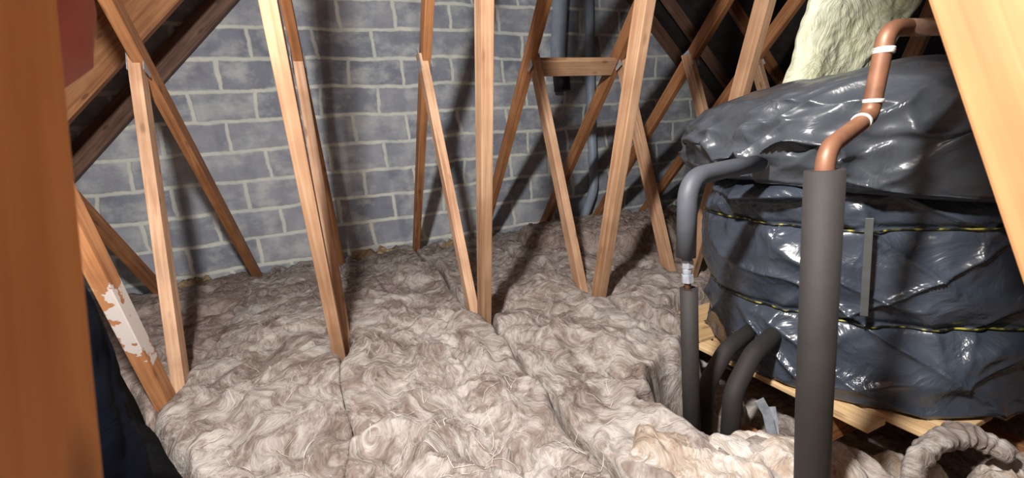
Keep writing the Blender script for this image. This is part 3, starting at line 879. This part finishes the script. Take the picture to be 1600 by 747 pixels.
wrap(pr_, (0.9075, 0.484, 0.038), (0.01, -0.012, 0.146), 0.0158, 0.007)
wrap(pr_, (0.868, 0.4795, 0.0025), (0.177, 0.037, 0.047), 0.0158, 0.008)

# thin lagged pipe at the tank's left, with a bare coupling
pq = empty('lagged_pipe', (0.795, 0.80, -1.02), 'thin grey lagged pipe with a bare metal coupling, left of the tank', 'pipe')
tube('foam_sleeve', [V(0.797, 0.800, -1.02), V(0.787, 0.800, -0.62), V(0.784, 0.800, -0.375)], 0.0222, M_FOAM, pq, 28)
up = fillet([V(0.775, 0.800, -0.290), V(0.784, 0.800, -0.092), V(0.96, 0.838, -0.086), V(1.115, 0.868, -0.084)], [0.07, 0.05], 12)
tube('bent_sleeve', up, 0.0240, M_FOAML, pq, 28)
tube('copper_pipe', [V(0.783, 0.8, -0.41), V(0.775, 0.8, -0.26)], 0.0085, M_COPPER, pq, 16)
tube('coupling', [V(0.781, 0.8, -0.357), V(0.777, 0.8, -0.290)], 0.0115, M_PLATE, pq, 20)
for za, zb2, rr in ((-0.357, -0.336, 0.0150), (-0.318, -0.298, 0.0150)):
    me = tube_mesh([V(0.780, 0.8, za), V(0.779, 0.8, zb2)], rr, 6)
    c = recentre(me); link('coupling_nut', me, M_PLATE, pq, Matrix.Translation(c))
wrap(pq, (1.122, 0.869, -0.084), (1, 0.15, 0.0), 0.0205, 0.016)
# two lagged pipes bending out of the tank's foot
pa = empty('lagged_pipe', (0.965, 0.94, -1.02), 'lagged pipe curving out of the tank foot, half hidden behind the thin pipe', 'pipe')
tube('foam_sleeve', fillet([V(1.30, 0.985, -0.655), V(1.06, 0.925, -0.672), V(0.950, 0.905, -0.76), V(0.945, 0.905, -1.02)], [0.10, 0.09], 12), 0.0255, M_FOAM, pa, 28)
pb = empty('lagged_pipe', (0.945, 0.82, -1.02), 'nearer lagged pipe bending down from the tank foot into the hole', 'pipe')
tube('foam_sleeve', fillet([V(1.32, 0.90, -0.625), V(1.07, 0.838, -0.650), V(0.962, 0.815, -0.735), V(0.938, 0.812, -1.02)], [0.10, 0.09], 12), 0.0265, M_FOAM, pb, 28)

# galvanised straps in the hole
def strap(pts, w, lab):
    P = [Vector(p) for p in pts]; vs, fs = [], []
    for i, p in enumerate(P):
        d = (P[min(i+1, len(P)-1)]-P[max(i-1, 0)]).normalized()
        sd = Vector((0.9, -0.42, 0)); sd = (sd-d*sd.dot(d)).normalized(); nn = d.cross(sd)
        for a, b in ((-1, -1), (1, -1), (1, 1), (-1, 1)): vs.append(p+sd*a*w/2+nn*b*0.0012)
    for i in range(len(P)-1):
        for k in range(4):
            fs.append((i*4+k, i*4+(k+1) % 4, i*4+4+(k+1) % 4, i*4+4+k))
    fs += [(3, 2, 1, 0), tuple(len(vs)-4+k for k in range(4))]
    tag(obj('metal_strap', mesh_from('strap', vs, fs), M_PLATE, None, False), lab, 'strap', 'metal straps in the hole')
strap([(1.020, 0.775, -0.755), (1.040, 0.765, -0.80), (1.046, 0.75, -0.87), (1.052, 0.74, -0.94), (1.056, 0.73, -1.022)], 0.026, 'bright metal strap standing in the hole right of the bent pipes, the longer one')
strap([(1.092, 0.79, -0.81), (1.086, 0.775, -0.86), (1.070, 0.755, -0.93), (1.066, 0.748, -1.022)], 0.024, 'shorter metal strap crossing the taller one in the hole under the tank')
# a stub of cut timber by the thin pipe
tag(beam('timber_offcut', (1.03, 1.10, -0.80), (1.10, 1.17, -0.78), 0.05, 0.035, M_BRICKRED, None, side=(0, 0, 1)), 'small red brown timber stub poking out of the wool by the thin pipe', 'wood offcut')
tag(tube('twig', [V(1.50, 0.545, 0.105), V(1.53, 0.538, 0.110), V(1.565, 0.53, 0.108)], 0.005, M_BRICKRED, None, 8), 'small brown splinter lying on the tank lid near the right post', 'splinter')

# vent pipes in front of the block wall
vp = empty('vent_pipe', (2.06, 3.70, 0.55), 'wide grey vent pipe coming down from the roof above the noggin', 'pipe')
tube('pipe', fillet([V(2.16, 3.70, 2.6), V(2.125, 3.70, 1.38), V(2.06, 3.70, 0.90), V(2.08, 3.70, 0.70)], [0.3, 0.25], 10), 0.070, M_PVC, vp, 28)
tube('socket', [V(2.08, 3.70, 0.715), V(2.085, 3.70, 0.565)], 0.079, M_BLACKP, vp, 28)  # black puts shade into the colour of the pipe's lower end
dp = empty('waste_pipe', (2.43, 3.78, -0.7), 'thin grey waste pipe running down the block wall to an elbow in the wool', 'pipe')
tube('pipe', fillet([V(2.50, 3.775, 1.9), V(2.44, 3.775, 0.4), V(2.43, 3.775, -0.42), V(2.25, 3.70, -0.66), V(2.18, 3.68, -0.78)], [0.3, 0.3, 0.18, 0.1], 10), 0.046, M_PVC, dp, 24)
tag(tube('strand', fillet([V(2.535, 3.835, 1.2), V(2.50, 3.835, 0.1), V(2.52, 3.835, -0.35), V(2.40, 3.82, -0.62), V(2.2, 3.75, -0.74)], 0.2, 8), 0.008, M_BLACKP, None, 10), 'black cable running beside the thin waste pipe on the wall', 'strand')  # thin black tube along a dark curve of unknown make

# ------------------------------------------------------------------ yellow glass wool hung at the back
def yellow():
    n, m_ = 90, 130
    u, v = np.meshgrid(np.linspace(0, 1, n), np.linspace(0, 1, m_), indexing='ij')
    # lower left, lower right, upper left, upper right corners of the hanging face
    P00 = np.array([1.63, 1.19, 0.10]); P10 = np.array([2.10, 1.19, 0.12]); P01 = np.array([1.88, 1.14, 0.86]); P11 = np.array([2.72, 1.14, 0.86])
    P = ((1-u)*(1-v))[..., None]*P00+(u*(1-v))[..., None]*P10+((1-u)*v)[..., None]*P01+(u*v)[..., None]*P11
    e = np.minimum(np.minimum(u, 1-u)*5, np.minimum(v, 1-v)*7)
    th = 0.055*np.sqrt(np.clip(1-(1-np.clip(e, 0, 1))**2, 0, 1))
    n_ = 0.02*(1-np.abs(N1.fbm(u*4, v*6, 4)))+0.02*N2.fbm(u*3, v*2, 3)
    F = P.copy(); F[..., 1] -= th*(1+n_*12); F[..., 0] += 0.02*N3.fbm(u*6, v*6, 3)*(1-np.clip(e, 0, 1))
    B = P.copy(); B[..., 1] += th*0.8
    B[..., 0] = F[..., 0]
    vs = np.concatenate([F.reshape(-1, 3), B.reshape(-1, 3)])
    idx = np.arange(n*m_).reshape(n, m_)
    f = np.stack([idx[:-1, :-1], idx[1:, :-1], idx[1:, 1:], idx[:-1, 1:]], -1).reshape(-1, 4).tolist()
    g = [[n*m_+q for q in t[::-1]] for t in f]
    per = np.concatenate([idx[:, 0], idx[-1, 1:], idx[-2::-1, -1], idx[0, -2:0:-1]]).tolist()
    k = len(per)
    st = [[per[(i+1) % k], per[i], n*m_+per[i], n*m_+per[(i+1) % k]] for i in range(k)]
    return mesh_from('yellow', vs.tolist(), f+g+st)
tag(obj('glass_wool_batt', yellow(), M_GLASS), 'pale yellow glass wool batt hanging behind the top of the tank', 'insulation')

# ------------------------------------------------------------------ dark mounds and cloth at left
slab('mound', MOUND, -0.88, -0.585, M_MOUND, 'near-black sack slumped on the wool at lower left', 'mound', 0.012, 0.045, 0.012, 5.0)  # near-black raised form filling an unidentified dark area
def lump(name, cx, cy, prof, mat, label, cat, sx=1.0, sy=1.0, seed=0, amp=0.012, parent=None):
    n = 64; nz = 90
    z0, z1 = prof[0][0], prof[-1][0]
    z = np.linspace(z0, z1, nz)[:, None]; a = np.linspace(0, 2*math.pi, n, endpoint=False)[None, :]
    r = np.interp(z, [p[0] for p in prof], [p[1] for p in prof])
    R = r*(1+0.0*a) + amp*(N1.fbm(a/(2*math.pi)*8, z*7+seed, 3, 0.5, 8, 256))*np.clip(r/0.08, 0, 1)
    X = cx+R*np.cos(a)*sx; Y = cy+R*np.sin(a)*sy; Z = z+0*a
    idx = np.arange(n*nz).reshape(nz, n); i2 = np.roll(idx, -1, 1)
    f = np.stack([idx[:-1], i2[:-1], i2[1:], idx[1:]], -1).reshape(-1, 4).tolist()+[idx[0][::-1].tolist(), idx[-1].tolist()]
    o = obj(name, mesh_from(name, np.stack([X, Y, Z], -1).reshape(-1, 3).tolist(), f), mat, parent)
    return tag(o, label, cat) if parent is None else o
lump('mound', -0.395, 0.70, [(-0.56, 0.03), (-0.54, 0.07), (-0.4, 0.068), (-0.25, 0.066), (-0.12, 0.058), (-0.06, 0.03), (-0.045, 0.01)], M_NAVY,
     'dark navy upright mound half hidden behind the near left post', 'bag', 1, 1, 2)  # upright blue-black form, unidentified
hb = empty('hanging_cloth', (-0.235, 0.40, 0.06), 'dull pink cloth bundle hanging at upper left beside the near post', 'cloth')
lump('cloth', -0.205, 0.40, [(0.066, 0.008), (0.072, 0.03), (0.092, 0.055), (0.13, 0.064), (0.20, 0.068), (0.30, 0.060), (0.37, 0.028), (0.40, 0.008)], M_PINK, None, None, 1.0, 0.8, 3, 0.006, hb)
tube('cord', [V(-0.205, 0.40, 0.39), V(-0.205, 0.40, 1.60)], 0.004, M_BLACKP, hb, 8)
